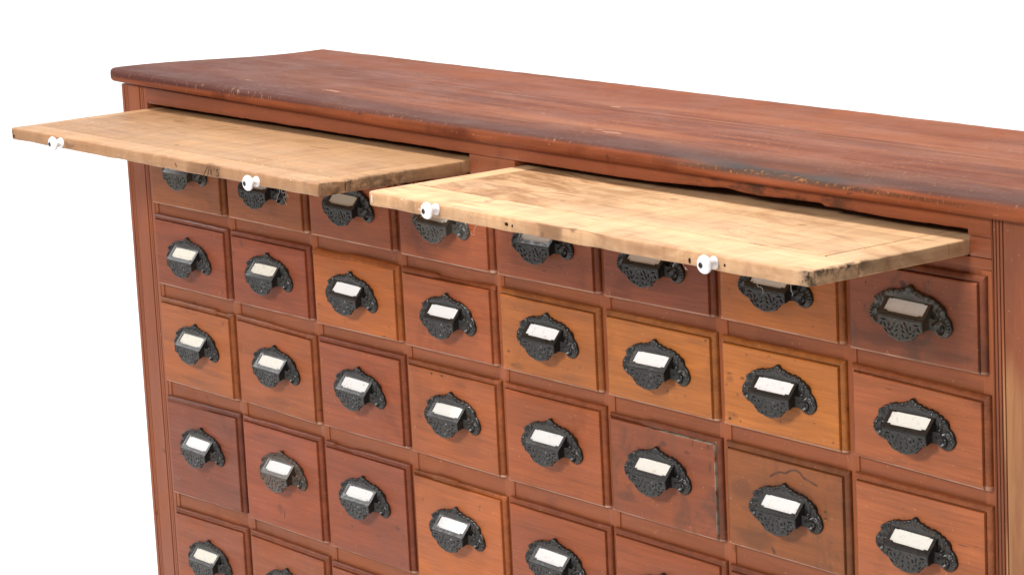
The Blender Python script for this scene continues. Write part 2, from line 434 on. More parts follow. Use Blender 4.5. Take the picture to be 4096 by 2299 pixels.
# --- slot blocks, lower rail, dividers
def bevel_box(lo, hi, name, b=.0008):
    bm = bmesh.new(); box(bm, lo, hi)
    bmesh.ops.bevel(bm, geom=bm.edges[:], offset=b, segments=2, affect='EDGES', profile=.6)
    return to_mesh(bm, name)
part('slot_block', bevel_box((.7445, .0004, .8925), (.8338, .03, .9160), 'slot_block', .0004), M['frame'])
part('slot_block', bevel_box((1.5652, .0004, .8928), (1.5938, .03, .9124), 'slot_block_end', .0004), M['frieze'])
part('slot_rail', bevel_box((-.0088, .0006, .8815), (1.5938, .03, .8918), 'slot_rail', .0004), M['frame'])
bm = bmesh.new()
# board behind the drawers: reads as the drawer dividers
zs = [.881] + [z for r in range(5) for z in ()] + []
edges_z = [.8812]
box(bm, (-.0088, .0018, ZT[0] - .010), (1.5938, .030, .8812))
for r in range(5):
    lo = ZT[r] - HT[r] + .008
    nxt = ZT[r + 1] - .008 if r < 4 else .145
    box(bm, (-.0088, .0018, nxt), (1.5938, .030, lo))
part('drawer_divider', to_mesh(bm, 'drawer_divider'), M['frame'])
# stiles between the columns
for c in range(0, 9):
    x0 = c * P - .0176 if c else -.0088
    x1 = c * P + .0010 if c else -.0008
    if c == 8: x0, x1 = 1.5800, 1.5936
    part('stile', bevel_box((x0, .0005, .145), (x1, .032, .8806), 'stile', .0004), M['stile'])
# dust board closing the dark inside, and a shelf slot interior
bm = bmesh.new(); box(bm, (-.0088, .034, .145), (1.5938, .040, .880)); box(bm, (-.0088, .30, .881), (1.5938, .31, .93)); part('inner_board', to_mesh(bm, 'inner_board'), M['frame'])
part('plinth_board', bevel_box((-.0088, .0006, .0), (1.5938, .03, .1445), 'plinth_board', .0006), M['frame'])

# ------------------------------------------------------------------ bin pull (one mesh, copied)
PULLZ = -.0280            # origin of the pull relative to its crest
def mir(l): return l + [(-a, b, math.pi - g if g is not None else None, *q) for (a, b, g, *q) in l if abs(a) > 1e-6]
TOPL = [(0, 0), (2.5, -.7), (4.8, -3.2), (6.8, -4.6), (9, -4.4), (11.5, -5.0), (13, -6.3), (15, -6.2), (18, -6.6), (20.5, -8.0), (23, -7.6), (26, -7.4), (28.6, -8.6),
        (31, -9.0), (33.5, -9.4), (35.8, -11.6), (38, -11.6), (40.5, -12.6), (42.3, -14.8), (44.5, -15.2), (47.2, -16.6), (49.2, -19.6), (49.4, -24.0), (51.5, -25.0),
        (54, -27.2), (56.2, -30.2), (57.4, -34), (57.8, -37)]
BOTL = [(0, -33), (26, -33), (30, -39.5), (33, -42.3), (37, -45.0), (41, -46.7), (46, -47.0), (50.5, -45.6), (54, -43.0), (56.5, -40), (57.8, -37)]
BUMP = mir([(45.5, -20.5, R(55), 5.0, 1.3, 1.6), (42.0, -20.0, R(95), 5.0, 1.2, 1.3), (47.3, -22.6, R(80), 3.0, 1.0, 1.0), (43.5, -27, R(75), 4.2, 1.6, 1.5), (36, -35, R(10), 4.6, 2.2, 2.6),
            (38.2, -28, R(130), 4.0, 1.2, 1.8), (38.5, -22, R(110), 5.5, 1.3, 1.4), (37, -16, R(60), 4.0, 1.4, 1.5), (41.0, -32, R(60), 3.0, 1.5, 1.8), (34.5, -20, R(100), 5, 1.2, 1.0),
            (0, -4.5, R(90), 4.5, 1.5, 1.9), (4.2, -7, R(120), 3.6, 1.1, 1.2), (9.5, -9, R(150), 4.5, 1.2, 1.2), (15, -10.5, R(160), 4.5, 1.2, 1.2), (21, -11.5, R(150), 4.0, 1.2, 1.1), (27, -12.2, R(150), 4.0, 1.3, 1.2),
            (31, -13, R(120), 3, 1.0, .9)])
RIM = [(0, -1.6), (3.2, -3.0), (9.2, -6.0), (14.8, -7.6), (18.6, -8.2), (23, -9.2), (26.6, -9.0), (32, -10.6), (38, -13.2), (44.2, -16.6), (47.4, -18.4), (0, -8.5)]
def plate_h(x, z):
    h = 3.0
    ax = abs(x)
    for (cx, cz, a, L, w, hh) in BUMP:
        dx, dz = x - cx, z - cz
        if abs(dx) > 9 or abs(dz) > 9: continue
        u = dx * math.cos(a) + dz * math.sin(a); v = -dx * math.sin(a) + dz * math.cos(a)
        h += 1.45 * hh * math.exp(-(u / L * 1.4) ** 2 - (v / w) ** 2)
    for (cx, cz) in RIM:
        d2 = (ax - cx) ** 2 + (z - cz) ** 2
        h += 1.9 * math.exp(-d2 / 1.7)
    # scroll ear: raised ring round a sunk screw seat, notched outer rim
    d = math.hypot(ax - 44.6, z + 37.3)
    if d < 16:
        h += 2.2 * math.exp(-((d - 6.6) / 1.3) ** 2) - 1.2 * math.exp(-(d / 3.4) ** 2)
        ang = math.atan2(z + 37.3, ax - 44.6)
        if d > 8.0: h += 1.0 * math.cos(ang * 20) * math.exp(-((d - 10.5) / 1.6) ** 2) * (1 if ang > -.3 else 0)
    # tucked in behind the label holder
    if ax < 33 and z < -13: h = min(h, 3.2)
    return h
def pull_mesh():
    bm = bmesh.new()
    k = .001
    # ornamental back plate
    xs = []
    x = -57.8
    while x < 57.9: xs.append(round(x, 3)); x += 1.156 if abs(x) < 30 else .85
    xs = sorted(set([round(q, 2) for q in xs] + [-57.8, 57.8, -49.3, 49.3, 0]))
    nv = 26
    front = []
    for x in xs:
        zt, zb = interp(abs(x), TOPL), interp(abs(x), BOTL)
        cv = []
        L = max(zt - zb, .02)
        ts = [0, .3 / L, 1.0 / L] if L > 4 else [0, .1, .25]
        ts = ts + [ts[2] + (1 - 2 * ts[2]) * i / nv for i in range(1, nv)] + [1 - q for q in reversed(ts)]
        for i, t in enumerate(ts):
            z = zb + (zt - zb) * t
            h = plate_h(x, z)
            ed = min(t, 1 - t) * L
            ex = 57.8 - abs(x)
            e = min(ed, ex * 1.2)
            h *= .45 + .55 * math.sqrt(max(0, 1 - (1 - min(1, e / 1.3)) ** 2))
            cv.append(bm.verts.new((x * k, -h * k, z * k)))
        front.append(cv)
    back = [[bm.verts.new((cv[i].co.x, 0, cv[i].co.z)) for i in (0, -1)] for cv in front]
    for a, b, ba, bb in zip(front, front[1:], back, back[1:]):
        for i in range(len(a) - 1): bm.faces.new((a[i], b[i], b[i + 1], a[i + 1]))
        bm.faces.new((a[0], ba[0], bb[0], b[0])); bm.faces.new((a[-1], b[-1], bb[1], ba[1]))
    bm.faces.new(front[0] + [back[0][1], back[0][0]]); bm.faces.new(front[-1] + [back[-1][1], back[-1][0]])
    # bin front plate with cut pattern
    PET = [(3.2, -7.2, R(122), 3.0, 1.0), (4.6, -12.0, R(150), 2.6, 1.0), (4.4, -16.6, R(120), 2.6, .9), (0, -20.0, R(90), 1.6, .8),
           (7.6, -4.4, R(128), 3.4, 1.1), (10.6, -9.4, R(118), 3.6, 1.1), (15.0, -6.6, R(85), 3.4, 1.2), (14.6, -12.6, R(30), 3.0, 1.0),
           (23.0, -3.6, R(0), 4.0, 1.0), (20.6, -8.4, R(65), 3.2, 1.1), (26.2, -7.6, R(135), 3.0, 1.3),
           (10.8, -17.0, R(30), 2.8, 1.2), (19.6, -14.2, R(35), 3.0, .9)]
    PET = PET + [(-a, b, math.pi - g, L, w) for (a, b, g, L, w) in PET if a > 1e-6]
    SC = [(0, -22.9), (4, -22.8), (7.6, -21.9), (8.6, -21.2), (12, -20.9), (15.6, -19.8), (17.2, -19.4), (18.2, -17.9), (20.5, -16.0), (22.6, -14.6), (23.6, -12.6), (26.5, -11.6), (29.2, -9.8), (30.4, -10.2), (32.0, -9.4)]
    YT, ZTP = -16.6, -31.7
    nu, nvv = 108, 40
    g2, g3 = [], []
    for i in range(nu + 1):
        x = -32 + 64 * i / nu
        zb = interp(abs(x), SC)
        cf, cb = [], []
        for j in range(nvv + 1):
            t = j / nvv; z = zb * t
            dep = 0
            for (cx, cz, a, L, w) in PET:
                dx, dz = x - cx, z - cz
                if abs(dx) > 5 or abs(dz) > 5: continue
                u = dx * math.cos(a) + dz * math.sin(a); v = -dx * math.sin(a) + dz * math.cos(a)
                dep = max(dep, 1 - sm(math.hypot(u / L, v / w), .60, 1.05))
            e = min((1 - t) * max(-zb, 1), 32 - abs(x), t * max(-zb, 1) * 2)
            rr = .5 * (1 - min(1, e / .5)) ** 2
            y = YT + 1.5 * dep + rr + .0028 * z * 0
            cf.append(bm.verts.new((x * k, y * k, (ZTP + z) * k)))
            cb.append(bm.verts.new((x * k, (YT + 2.8) * k, (ZTP + z) * k)))
        g2.append(cf); g3.append(cb)
    for G in (g2, g3):
        for a, b in zip(G, G[1:]):
            for j in range(nvv): bm.faces.new((a[j], b[j], b[j + 1], a[j + 1]))
    for i in range(nu):
        bm.faces.new((g2[i][-1], g2[i + 1][-1], g3[i + 1][-1], g3[i][-1])); bm.faces.new((g2[i][0], g3[i][0], g3[i + 1][0], g2[i + 1][0]))
    for i in (0, nu):
        for j in range(nvv): bm.faces.new((g2[i][j], g2[i][j + 1], g3[i][j + 1], g3[i][j]))
    # sloping label holder: a ring with notched corners
    A = Vector((0, -2.6, -14.9)); B = Vector((0, YT, ZTP)); S = (B - A); Ls = S.length; S.normalize(); Nn = Vector((0, -S.z, S.y)); Nn = Nn if Nn.y < 0 else -Nn
    def pt(x, s, h): return (Vector((x, 0, 0)) + A + S * s + Nn * h) * k
    out = [(-32, 0), (32, 0), (32, Ls), (-32, Ls)]
    c0, c1, X, nt = 1.0, Ls * .755, 27.6, 5.4
    inn = [(-X + nt, c0), (X - nt, c0), (X - nt, c0 + 1.3), (X, c0 + 1.3), (X, c1 - 1.3), (X - nt, c1 - 1.3), (X - nt, c1), (-X + nt, c1), (-X + nt, c1 - 1.3), (-X, c1 - 1.3), (-X, c0 + 1.3), (-X + nt, c0 + 1.3)]
    vo = [bm.verts.new(pt(x, s, .25)) for x, s in out]; vi = [bm.verts.new(pt(x, s, .25)) for x, s in inn]
    es = [bm.edges.new((vo[i], vo[(i + 1) % 4])) for i in range(4)] + [bm.edges.new((vi[i], vi[(i + 1) % 12])) for i in range(12)]
    bmesh.ops.triangle_fill(bm, use_beauty=True, edges=es)
    lo = [bm.verts.new(pt(x, s, -1.1)) for x, s in inn]
    for i in range(12): bm.faces.new((vi[i], lo[i], lo[(i + 1) % 12], vi[(i + 1) % 12]))
    # ledge bead along the lower border
    for (s0, s1, h) in ((c1 + 1.0, c1 + 1.9, .65), (Ls - 1.0, Ls - .1, .65)):
        a = [bm.verts.new(pt(x, s, q)) for x in (-31.6, 31.6) for s, q in ((s0, .2), (s0 + .2, h), (s1 - .2, h), (s1, .2))]
        for i in range(3): bm.faces.new((a[i], a[i + 1], a[i + 5], a[i + 4]))
    # side cheeks
    for sx in (-1, 1):
        x0, x1 = 32.2 * sx, 30.4 * sx
        prof = [(-2.4, -14.6), (YT - .1, ZTP + .25), (YT - .1, ZTP - 9.2), (-12, -40.0), (-7.5, -38.2), (-3.8, -39.6), (-2.0, -41.5), (-1.8, -20)]
        va = [bm.verts.new((x0 * k, y * k, z * k)) for y, z in prof]; vb = [bm.verts.new((x1 * k, y * k, z * k)) for y, z in prof]
        bm.faces.new(va); bm.faces.new(list(reversed(vb)))
        for i in range(len(prof)):
            j = (i + 1) % len(prof); bm.faces.new((va[i], vb[i], vb[j], va[j]))
        # flare that joins the cheek to the ear
        fl = [(0, -41), (1.2, -44), (5, -45)]
        ring = []
        for i in range(7):
            q = i / 6
            ring.append([bm.verts.new(((32.0 + 5.6 * q * q) * sx * k, (-9.5 + 7.0 * q) * k, (-39.6 - 2.0 * q) * k)), bm.verts.new(((32.0 + 5.6 * q * q) * sx * k, (-9.5 + 7.0 * q) * k, (-27 - 3 * q) * k))])
        for a, b in zip(ring, ring[1:]): bm.faces.new((a[0], b[0], b[1], a[1]))
    me = to_mesh(bm, 'bin_pull', 55)
    # card plane for the label
    bm2 = bmesh.new()
    vs = [bm2.verts.new(pt(x, s, -.9)) for x, s in ((-X - .5, c0 - .3), (X + .5, c0 - .3), (X + .5, c1 + .3), (-X - .5, c1 + .3))]
    vs2 = [bm2.verts.new(pt(x, s, -1.3)) for x, s in ((-X - .5, c0 - .3), (X + .5, c0 - .3), (X + .5, c1 + .3), (-X - .5, c1 + .3))]
    bm2.faces.new(vs); bm2.faces.new(vs2)
    for i in range(4): bm2.faces.new((vs[i], vs[(i + 1) % 4], vs2[(i + 1) % 4], vs2[i]))
    return me, to_mesh(bm2, 'label_card')
pull_me, card_me = pull_mesh()

def screw_mesh(r, dome, name):
    bm = bmesh.new()
    n = 32
    rad = [(1.0, -.1), (1.0, .15), (.92, .55), (.72, .85), (.45, .97), (.2, 1.0)]
    rings = []
    for q, h in rad:
        ring = []
        for i in range(n):
            a = 2 * math.pi * i / n
            x, z = q * math.cos(a), q * math.sin(a)
            d = 0
            if q < .62 and (abs(x) < .13 or abs(z) < .13): d = .75
            ring.append(bm.verts.new((x * r, -(h - d) * dome, z * r)))
        rings.append(ring)
    for a, b in zip(rings, rings[1:]):
        for i in range(n): bm.faces.new((a[i], a[(i + 1) % n], b[(i + 1) % n], b[i]))
    bm.faces.new(rings[-1])
    return to_mesh(bm, name, 35)
screw_me = screw_mesh(.0031, .0016, 'screw')
kscrew_me = screw_mesh(.0032, .0012, 'knob_screw')

# ------------------------------------------------------------------ drawers
COL = {  # finish of each drawer front
 1: [(166, 100, 62), (146, 78, 56), (176, 104, 64), (138, 76, 60), (158, 88, 62)],
 2: [(170, 100, 62), (148, 78, 56), (168, 96, 62), (158, 84, 60), (160, 90, 64)],
 3: [(166, 93, 64), (180, 104, 56), (158, 86, 60), (152, 82, 60), (156, 86, 62)],
 4: [(162, 90, 62), (164, 92, 60), (168, 96, 60), (182, 106, 64), (158, 88, 62)],
 5: [(156, 87, 62), (176, 108, 62), (168, 94, 60), (160, 88, 60), (158, 88, 62)],
 6: [(147, 81, 60), (184, 115, 63), (150, 86, 64), (154, 86, 62), (158, 88, 62)],
 7: [(184, 112, 64), (192, 120, 64), (150, 92, 60), (146, 82, 60), (158, 88, 62)],
 8: [(146, 85, 64), (172, 101, 69), (175, 104, 72), (160, 90, 64), (158, 88, 62)]}
CREST = {(8,1):(.001,.0185),(1,2):(.0022,.0203),(2,2):(.0054,.0169),(3,2):(0,.0174),(4,2):(.0067,.0181),(5,2):(.0044,.0152),(6,2):(-.0008,.0182),(7,2):(.0012,.0164),(8,2):(.0011,.0206),
 (1,3):(.007,.025),(2,3):(.0085,.0251),(3,3):(.0058,.0244),(4,3):(.0048,.0253),(5,3):(.0025,.0256),(6,3):(-.0054,.0256),(7,3):(.0056,.0284),(8,3):(.0009,.0278),
 (1,4):(.003,.0326),(2,4):(.0093,.0291),(3,4):(.0005,.0286),(4,4):(.0024,.0309),(5,4):(-.0003,.0312),(6,4):(-.0024,.0316),(1,5):(.0017,.0324),(2,5):(.0027,.0312),
 (1,1):(.0068,.0119),(3,1):(.0039,.0159),(4,1):(.0038,.0140),(5,1):(.0024,.0154),(6,1):(-.0032,.0169),(7,1):(.0008,.0161)}
# small offsets of single drawers: (dx left, dx right, dz top, dz bottom, tilt)
ADJ = {(8,1):(0,-.001,0,-.001,0),(1,2):(0,.0012,.0012,0,0),(2,2):(.001,.0012,.0010,0,.001),(3,2):(0,.001,-.0004,0,.002),(4,2):(0,-.001,.0012,0,.001),(5,2):(.001,-.002,.0008,0,0),(6,2):(0,-.002,.001,0,0),(7,2):(-.001,-.001,0,0,0),
       (8,2):(.001,.002,-.0025,-.001,-.004),(1,3):(.001,0,-.0008,-.003,0),(2,3):(.001,.002,0,-.0015,-.002),(3,3):(.002,.002,.0018,0,.0015),(4,3):(.001,.001,.001,0,0),(5,3):(.001,0,.002,0,.001),(7,3):(0,.001,-.001,.002,0),(8,3):(.001,.003,0,0,0),
       (1,4):(-.001,.001,-.0015,0,.005),(2,4):(0,.001,.0015,0,.001),(3,4):(.001,0,.0005,.001,.001),(1,5):(-.001,0,-.002,0,.006),(2,5):(0,0,.0015,0,0)}
STAIN = {(8, 1), (7, 3), (6, 3)}
BW = .0058
def prof(d, low=False):
    if low:                                   # the lower edge only has a small chamfer
        return .0054 + .0024 * sm(min(1, max(0, d) / .0026), 0, 1) if d < .0026 else .0078
    if d <= 0: return .0006
    if d < BW:
        t = 1 - d / BW; return .0012 + .0040 * math.sqrt(max(0, 1 - t * t))
    if d < BW + .0004: return .0052 - (d - BW) / .0004 * .0026
    if d < BW + .0012: return .0026
    if d < BW + .0015: return .0026 + (d - BW - .0012) / .0003 * .0048
    if d < BW + .0021: return .0074 + .0004 * math.sin((d - BW - .0015) / .0006 * math.pi / 2)
    return .0078
DST = [0, .0003, .0008, .0016, .0027, .0038, .0048, .0058, .0062, .0066, .0070, .00715, .0073, .0076, .0080]
# dents, nail holes and ink stains: (x from the left edge of the column, z from the row's top line, half sizes, depth of tone)
MARKS = {
(8, 1): [(.0304,-.0255,.0014,.0015,.95),(.1198,-.0135,.0013,.0013,.95),(.1209,-.0229,.0011,.0011,.9),(.1727,-.0397,.0100,.0006,.5),(.0285,-.0495,.0022,.0022,.5),(.115,-.0200,.0034,.006,.3),(.05,-.0800,.03,.008,.35),(.15,-.085,.03,.005,.3)],
(7, 2): [(.0104,-.0523,.0015,.0011,.9),(.0156,-.0391,.0040,.0008,.7),(.0367,-.0414,.0052,.0008,.9),(.0279,-.0609,.0025,.0013,.5),(.0141,-.0889,.0027,.0016,1),(.0309,-.0892,.0012,.0012,.95),(.0206,-.0841,.0010,.0010,.9),(.0801,-.0114,.0020,.0010,.6),(.0448,-.0146,.0017,.0014,.5),(.1758,-.0880,.0013,.0011,.95),(.1478,-.0722,.0020,.0006,.6),(.0952,-.0788,.0007,.0038,.6),(.1210,-.0100,.0011,.0008,.6),(.018,-.085,.010,.005,.3),(.016,-.045,.006,.004,.35)],
(5, 2): [(.0195,-.0730,.0027,.0018,.75),(.0277,-.0884,.0060,.0014,.55),(.0361,-.0181,.0007,.0020,.7),(.1871,-.0280,.0011,.0017,.6),(.1327,-.0778,.0014,.0008,.6),(.1561,-.0726,.0010,.0010,.6),(.035,-.089,.014,.004,.3),(.14,-.087,.02,.004,.2)],
(6, 2): [(.1786,-.0092,.0023,.0015,.75),(.1107,-.0753,.0019,.0010,.75),(.0177,-.0720,.0013,.0010,.55),(.1412,-.0762,.0016,.0009,.6),(.165,-.012,.02,.003,.25)],
(4, 3): [(.0583,-.0100,.0024,.0020,.9),(.0800,-.0095,.0028,.0014,.95),(.12,-.016,.012,.003,.25)],
(2, 1): [(.0611,-.0825,.0011,.0015,.7)], (5, 1): [(.0970,-.0803,.0040,.0010,.5),(.1663,-.0558,.0009,.0009,.9)], (6, 1): [(.1628,-.0864,.0008,.0010,.8)], (7, 1): [(.1503,-.0822,.0009,.0010,.85)],
(3, 4): [(.0603,-.1031,.0024,.0011,.75),(.1772,-.0920,.0020,.0014,.7),(.12,-.104,.006,.0005,.6)],
(1, 4): [(.0340,-.1212,.0011,.0009,.85),(.0387,-.1009,.0010,.0014,.6),(.1825,-.0643,.0007,.0007,.7)], (2, 4): [(.0977,-.1184,.0012,.0056,.8),(.088,-.113,.006,.008,.35),(.05,-.019,.02,.002,.35)], (4, 4): [(.0248,-.0359,.0010,.0021,.9),(.15,-.045,.003,.0008,.5)],
(3, 3): [(.1117,-.1043,.0012,.0005,.7),(.1254,-.1065,.0012,.0005,.7),(.1455,-.1061,.0008,.0011,.6)], (8, 3): [(.1596,-.0454,.0064,.0006,.75),(.0769,-.0238,.0010,.0006,.6),(.1775,-.0432,.0010,.0008,.6)],
(8, 2): [(.060,-.018,.004,.0005,.5)], (1, 3): [(.172,-.016,.003,.002,.6),(.09,-.106,.03,.006,.18)], (2, 3): [(.10,-.104,.03,.008,.22),(.14,-.10,.008,.0006,.5)],
(7, 3): [(.1607,-.0490,.0015,.0015,1),(.1608,-.0564,.0024,.0012,.8),(.1688,-.0811,.0020,.0008,.6),(.1110,-.1106,.0011,.0008,.7),(.03,-.05,.02,.012,.3),(.05,-.10,.03,.01,.35)],
(6, 3): [(.0555,-.0346,.0040,.0014,.5),(.14,-.025,.005,.002,.5),(.10,-.022,.006,.003,.4),(.15,-.012,.0015,.004,.55),(.176,-.012,.0022,.003,.5),(.178,-.035,.002,.006,.5),(.03,-.095,.02,.006,.3)]}
CURVES = {(7, 3): [[(.0758,-.0274),(.0815,-.0234),(.0915,-.0193),(.1002,-.0190),(.1090,-.0147),(.1155,-.0127),(.1230,-.0144),(.1281,-.0187),(.1365,-.0208),(.1491,-.0237)]]}
WORN32 = [(0, .0002), (.03, .0014), (.09, .0020), (.16, .0010), (.22, .0002), (.28, .0), (.38, .0014), (.49, .0025), (.65, .0022), (.75, .0014), (.82, .0008), (1, 0)]
def drawer_mesh(c, r, w, h, adj):
    rnd = random.Random(c * 31 + r * 97)
    fine = (c, r) in MARKS
    NX, NZ = (150, max(60, int(h / .0014))) if fine else (60, 8)
    xs = DST + [.0080 + (w - .0160) * i / NX for i in range(1, NX)] + [w - d for d in reversed(DST)]
    zs = DST + [.0080 + (h - .0160) * i / NZ for i in range(1, NZ)] + [h - d for d in reversed(DST)]
    xo, zo = adj[0], h - adj[2]               # marks are given from the column edge and the row line
    bm = bmesh.new(); G = []
    dents = [(rnd.uniform(0, w), rnd.uniform(.004, .012), rnd.uniform(.0012, .0042)) for _ in range(3)]
    bead = {}
    for z in zs:
        row = []
        for x in xs:
            dt, db, dl, dr = h - z, z, x, w - x
            d = min(dt, db, dl, dr)
            low = db == d and db < .0080
            y = prof(d, low) if not low else min(prof(db, True), prof(min(dl, dr)) if min(dl, dr) < .0080 else 1)
            zz, xx = z, x
            bd = 1.0 if min(dt, dl, dr) < BW + .0008 else 0.0
            if dt < .0081 and dt == d or dt < BW:
                # wear along the top moulding
                k = 0
                if (c, r) == (3, 2):      # moulding worn off to a smooth round shoulder
                    y = .0078 * math.sqrt(max(0, 1 - (1 - min(1, (d + .0006) / .0125)) ** 2)); bd *= .9
                    if dt < .016: zz += (interp(x / w, WORN32) + .0005 * nz((x, 0, 0), 60, 3)) * (1 - dt / .016)
                elif (c, r) == (1, 4):
                    y = max(y, .0072 * math.sqrt(max(0, 1 - (1 - min(1, (d + .0006) / .0125)) ** 2)) * (1 - sm(x, .09, .15)))
                elif (c, r) == (4, 2): k = sm(x, .070, .082) * (1 - .55 * sm(x, .12, .17))
                elif (c, r) == (4, 4): k = .7 * (1 - sm(x, .03, .06)) + .5 * sm(x, .08, .1)
                elif (c, r) == (3, 4): k = .6 * sm(x, .02, .03) * (1 - sm(x, .05, .09))
                elif (c, r) == (6, 3): k = .65 * (1 - sm(x, .055, .07))
                elif (c, r) == (1, 3): k = .7 * sm(x, .145, .152) * (1 - sm(x, .172, .18))
                elif (c, r) == (2, 3): k = .4 * sm(x, .08, .1) * (1 - sm(x, .17, .18))
                if k and dt < BW: y = y * (1 - .60 * k); zz -= .0034 * k * (1 - dt / BW)
                for (cx, ww, dd) in dents:
                    if dt < BW and not k: zz -= dd * .14 * math.exp(-((x - cx) / ww) ** 2) * (1 - dt / BW)
            if d > .0080: y += .00018 * nz((x, c, z), 12, r)
            elif d > .008: y += .00015 * nz((x, c, z), 60, r)
            e = .00022 * nz((x, c * 3.1, z), 26, r + 5)
            tilt = adj[4] * (xx / w - .5)
            v = bm.verts.new((xx + (e if dl < .002 or dr < .002 else 0), -y, zz + (e if dt < .002 or db < .002 else 0) + tilt))
            bead[v] = bd; row.append(v)
        G.append(row)
    for a, b in zip(G, G[1:]):
        for i in range(len(a) - 1): bm.faces.new((a[i], a[i + 1], b[i + 1], b[i]))
    # thickness back into the carcase
    per = [G[0][i] for i in range(len(xs))] + [G[j][-1] for j in range(1, len(zs))] + [G[-1][i] for i in range(len(xs) - 2, -1, -1)] + [G[j][0] for j in range(len(zs) - 2, 0, -1)]
    bk = [bm.verts.new((v.co.x, .0003, v.co.z)) for v in per]
    for v in bk: bead[v] = 1.0
    for i in range(len(per)):
        j = (i + 1) % len(per); bm.faces.new((per[i], bk[i], bk[j], per[j]))
    bm.verts.index_update()
    vals = [bead[v] for v in bm.verts]
    cos = [v.co.copy() for v in bm.verts]
    me = to_mesh(bm, 'drawer_front', 32)
    a = me.attributes.new('bead', 'FLOAT', 'POINT'); wv = me.attributes.new('wear', 'FLOAT', 'POINT'); mk = me.attributes.new('mark', 'FLOAT', 'POINT'); lp = me.attributes.new('lip', 'FLOAT', 'POINT')
    for i in range(len(vals)):
        a.data[i].value = vals[i]
        p = cos[i]; q = 0.0
        if (c, r) == (6, 3) and ((w - .0078 < p.x < w - .0058 and p.z < h * .96) or (h - .0078 < p.z < h - .0058 and .07 < p.x < w - .01)): q = 1.0
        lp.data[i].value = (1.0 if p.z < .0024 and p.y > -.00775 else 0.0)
        wv.data[i].value = q
        if fine and p.y < -.0058:
            m = 0.0
            for (mx, mz, ax, az, t) in MARKS[(c, r)]:
                u, v = (p.x + xo - mx) / ax, (p.z - zo - mz) / az
                if abs(u) > 2 or abs(v) > 2: continue
                rr = math.hypot(u, v) * (1 + .35 * nz((u, v, mx * 50), 1.1, 3))
                m = max(m, t * (1 - sm(rr, .55, 1.35)))
            for cv in CURVES.get((c, r), []):
                for (a1, b1), (a2, b2) in zip(cv, cv[1:]):
                    px, pz = p.x + xo, p.z - zo
                    tt = max(0, min(1, ((px - a1) * (a2 - a1) + (pz - b1) * (b2 - b1)) / ((a2 - a1) ** 2 + (b2 - b1) ** 2)))
                    dd = math.hypot(px - a1 - tt * (a2 - a1), pz - b1 - tt * (b2 - b1))
                    m = max(m, (.75 + .4 * nz((px, 0, pz), 120, 2)) * (1 - sm(dd, .0004, .0018)))
            mk.data[i].value = min(1, m)
    return me

def jit(c, s, rnd): return tuple(max(0, x * (1 + rnd.uniform(-s, s))) for x in c)
rc = random.Random(3)
FACE_Y = -.0079
DZ = [-.0012, -.0014, -.0017, -.0019, -.0021]; DZP = [-.0018, -.0021, -.0024, -.0028, -.0031]
for r in range(1, 6):
    for c in range(1, 9):
        a = ADJ.get((c, r), (rc.uniform(-.001, .001), rc.uniform(-.001, .001), rc.uniform(-.001, .001), rc.uniform(-.001, .001), rc.uniform(-.0015, .0015)))
        ddx = -.0073 + .0004 * c
        x0 = (c - 1) * P + a[0] + ddx; x1 = (c - 1) * P + W + a[1] + ddx
        zt = ZT[r - 1] + a[2] + DZ[r - 1]; zb = ZT[r - 1] - HT[r - 1] + a[3] + DZ[r - 1]
        w, h = x1 - x0, zt - zb
        base = lin(COL[c][r - 1])
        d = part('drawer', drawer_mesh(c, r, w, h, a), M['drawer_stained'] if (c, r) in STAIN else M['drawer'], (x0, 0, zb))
        d.color = (base[0] * .69, base[1] * .625, base[2] * .485, 1)
        if (c, r) in STAIN: d['label'] = 'stained and spotted drawer front'
        elif (c, r) == (3, 2): d['label'] = 'orange drawer with its top moulding worn to a rounded shoulder'
        elif (c, r) == (4, 2): d['label'] = 'drawer with a piece broken out of its top moulding'
        dx, dz = CREST.get((c, r), (.002, {1: .0160, 4: .031, 5: .032}.get(r, .025)))
        cx = (c - 1) * P + W / 2 + dx - .0106 + .00057 * c - x0; cz = ZT[r - 1] - dz + DZP[r - 1] - zb
        tl = a[4] * (cx / w - .5)
        rot = (0, rc.uniform(-.02, .02), 0)
        loc = (cx, FACE_Y, cz + tl)
        pl = link('bin_pull', pull_me, M['iron'], d, loc); pl.rotation_euler = rot
        k = rc.uniform(.8, 1.25)
        pl.color = (.0095 * k, .0088 * k, .0080 * k, rc.uniform(.0, .22))
        if (c, r) == (2, 4): pl.color = (.030, .021, .015, .95); pl['label'] = 'rusty brown cast iron bin pull'
        if (c, r) == (8, 1) or (c, r) == (1, 1): pl.color = (.030, .026, .019, .35)
        if (c, r) == (4, 1): pl.color = (.045, .042, .036, .25)  # paler iron: the lit look of this pull is put into its colour
        cd = link('label_card', card_me, M['card'], d, loc); cd.rotation_euler = rot
        wht = rc.choice([(.80, .80, .80), (.80, .79, .75), (.82, .82, .82), (.80, .78, .72)])
        if (c, r) in {(1, 2), (1, 3), (2, 2), (3, 1), (4, 1), (1, 5)}: wht = (.78, .75, .66)
        if (c, r) in {(3, 2), (6, 2), (7, 2), (5, 2)}: wht = (.84, .84, .85)
        cd.color = (*wht, rc.uniform(.3, 1.0))
        for sx in (-1, 1):
            s = link('screw', screw_me, M['screw'], d, (loc[0] + sx * .0446, FACE_Y - .0030, loc[2] - .0373 - sx * .0446 * rot[1]))
            s.rotation_euler = (0, rc.uniform(0, 1.5), 0)

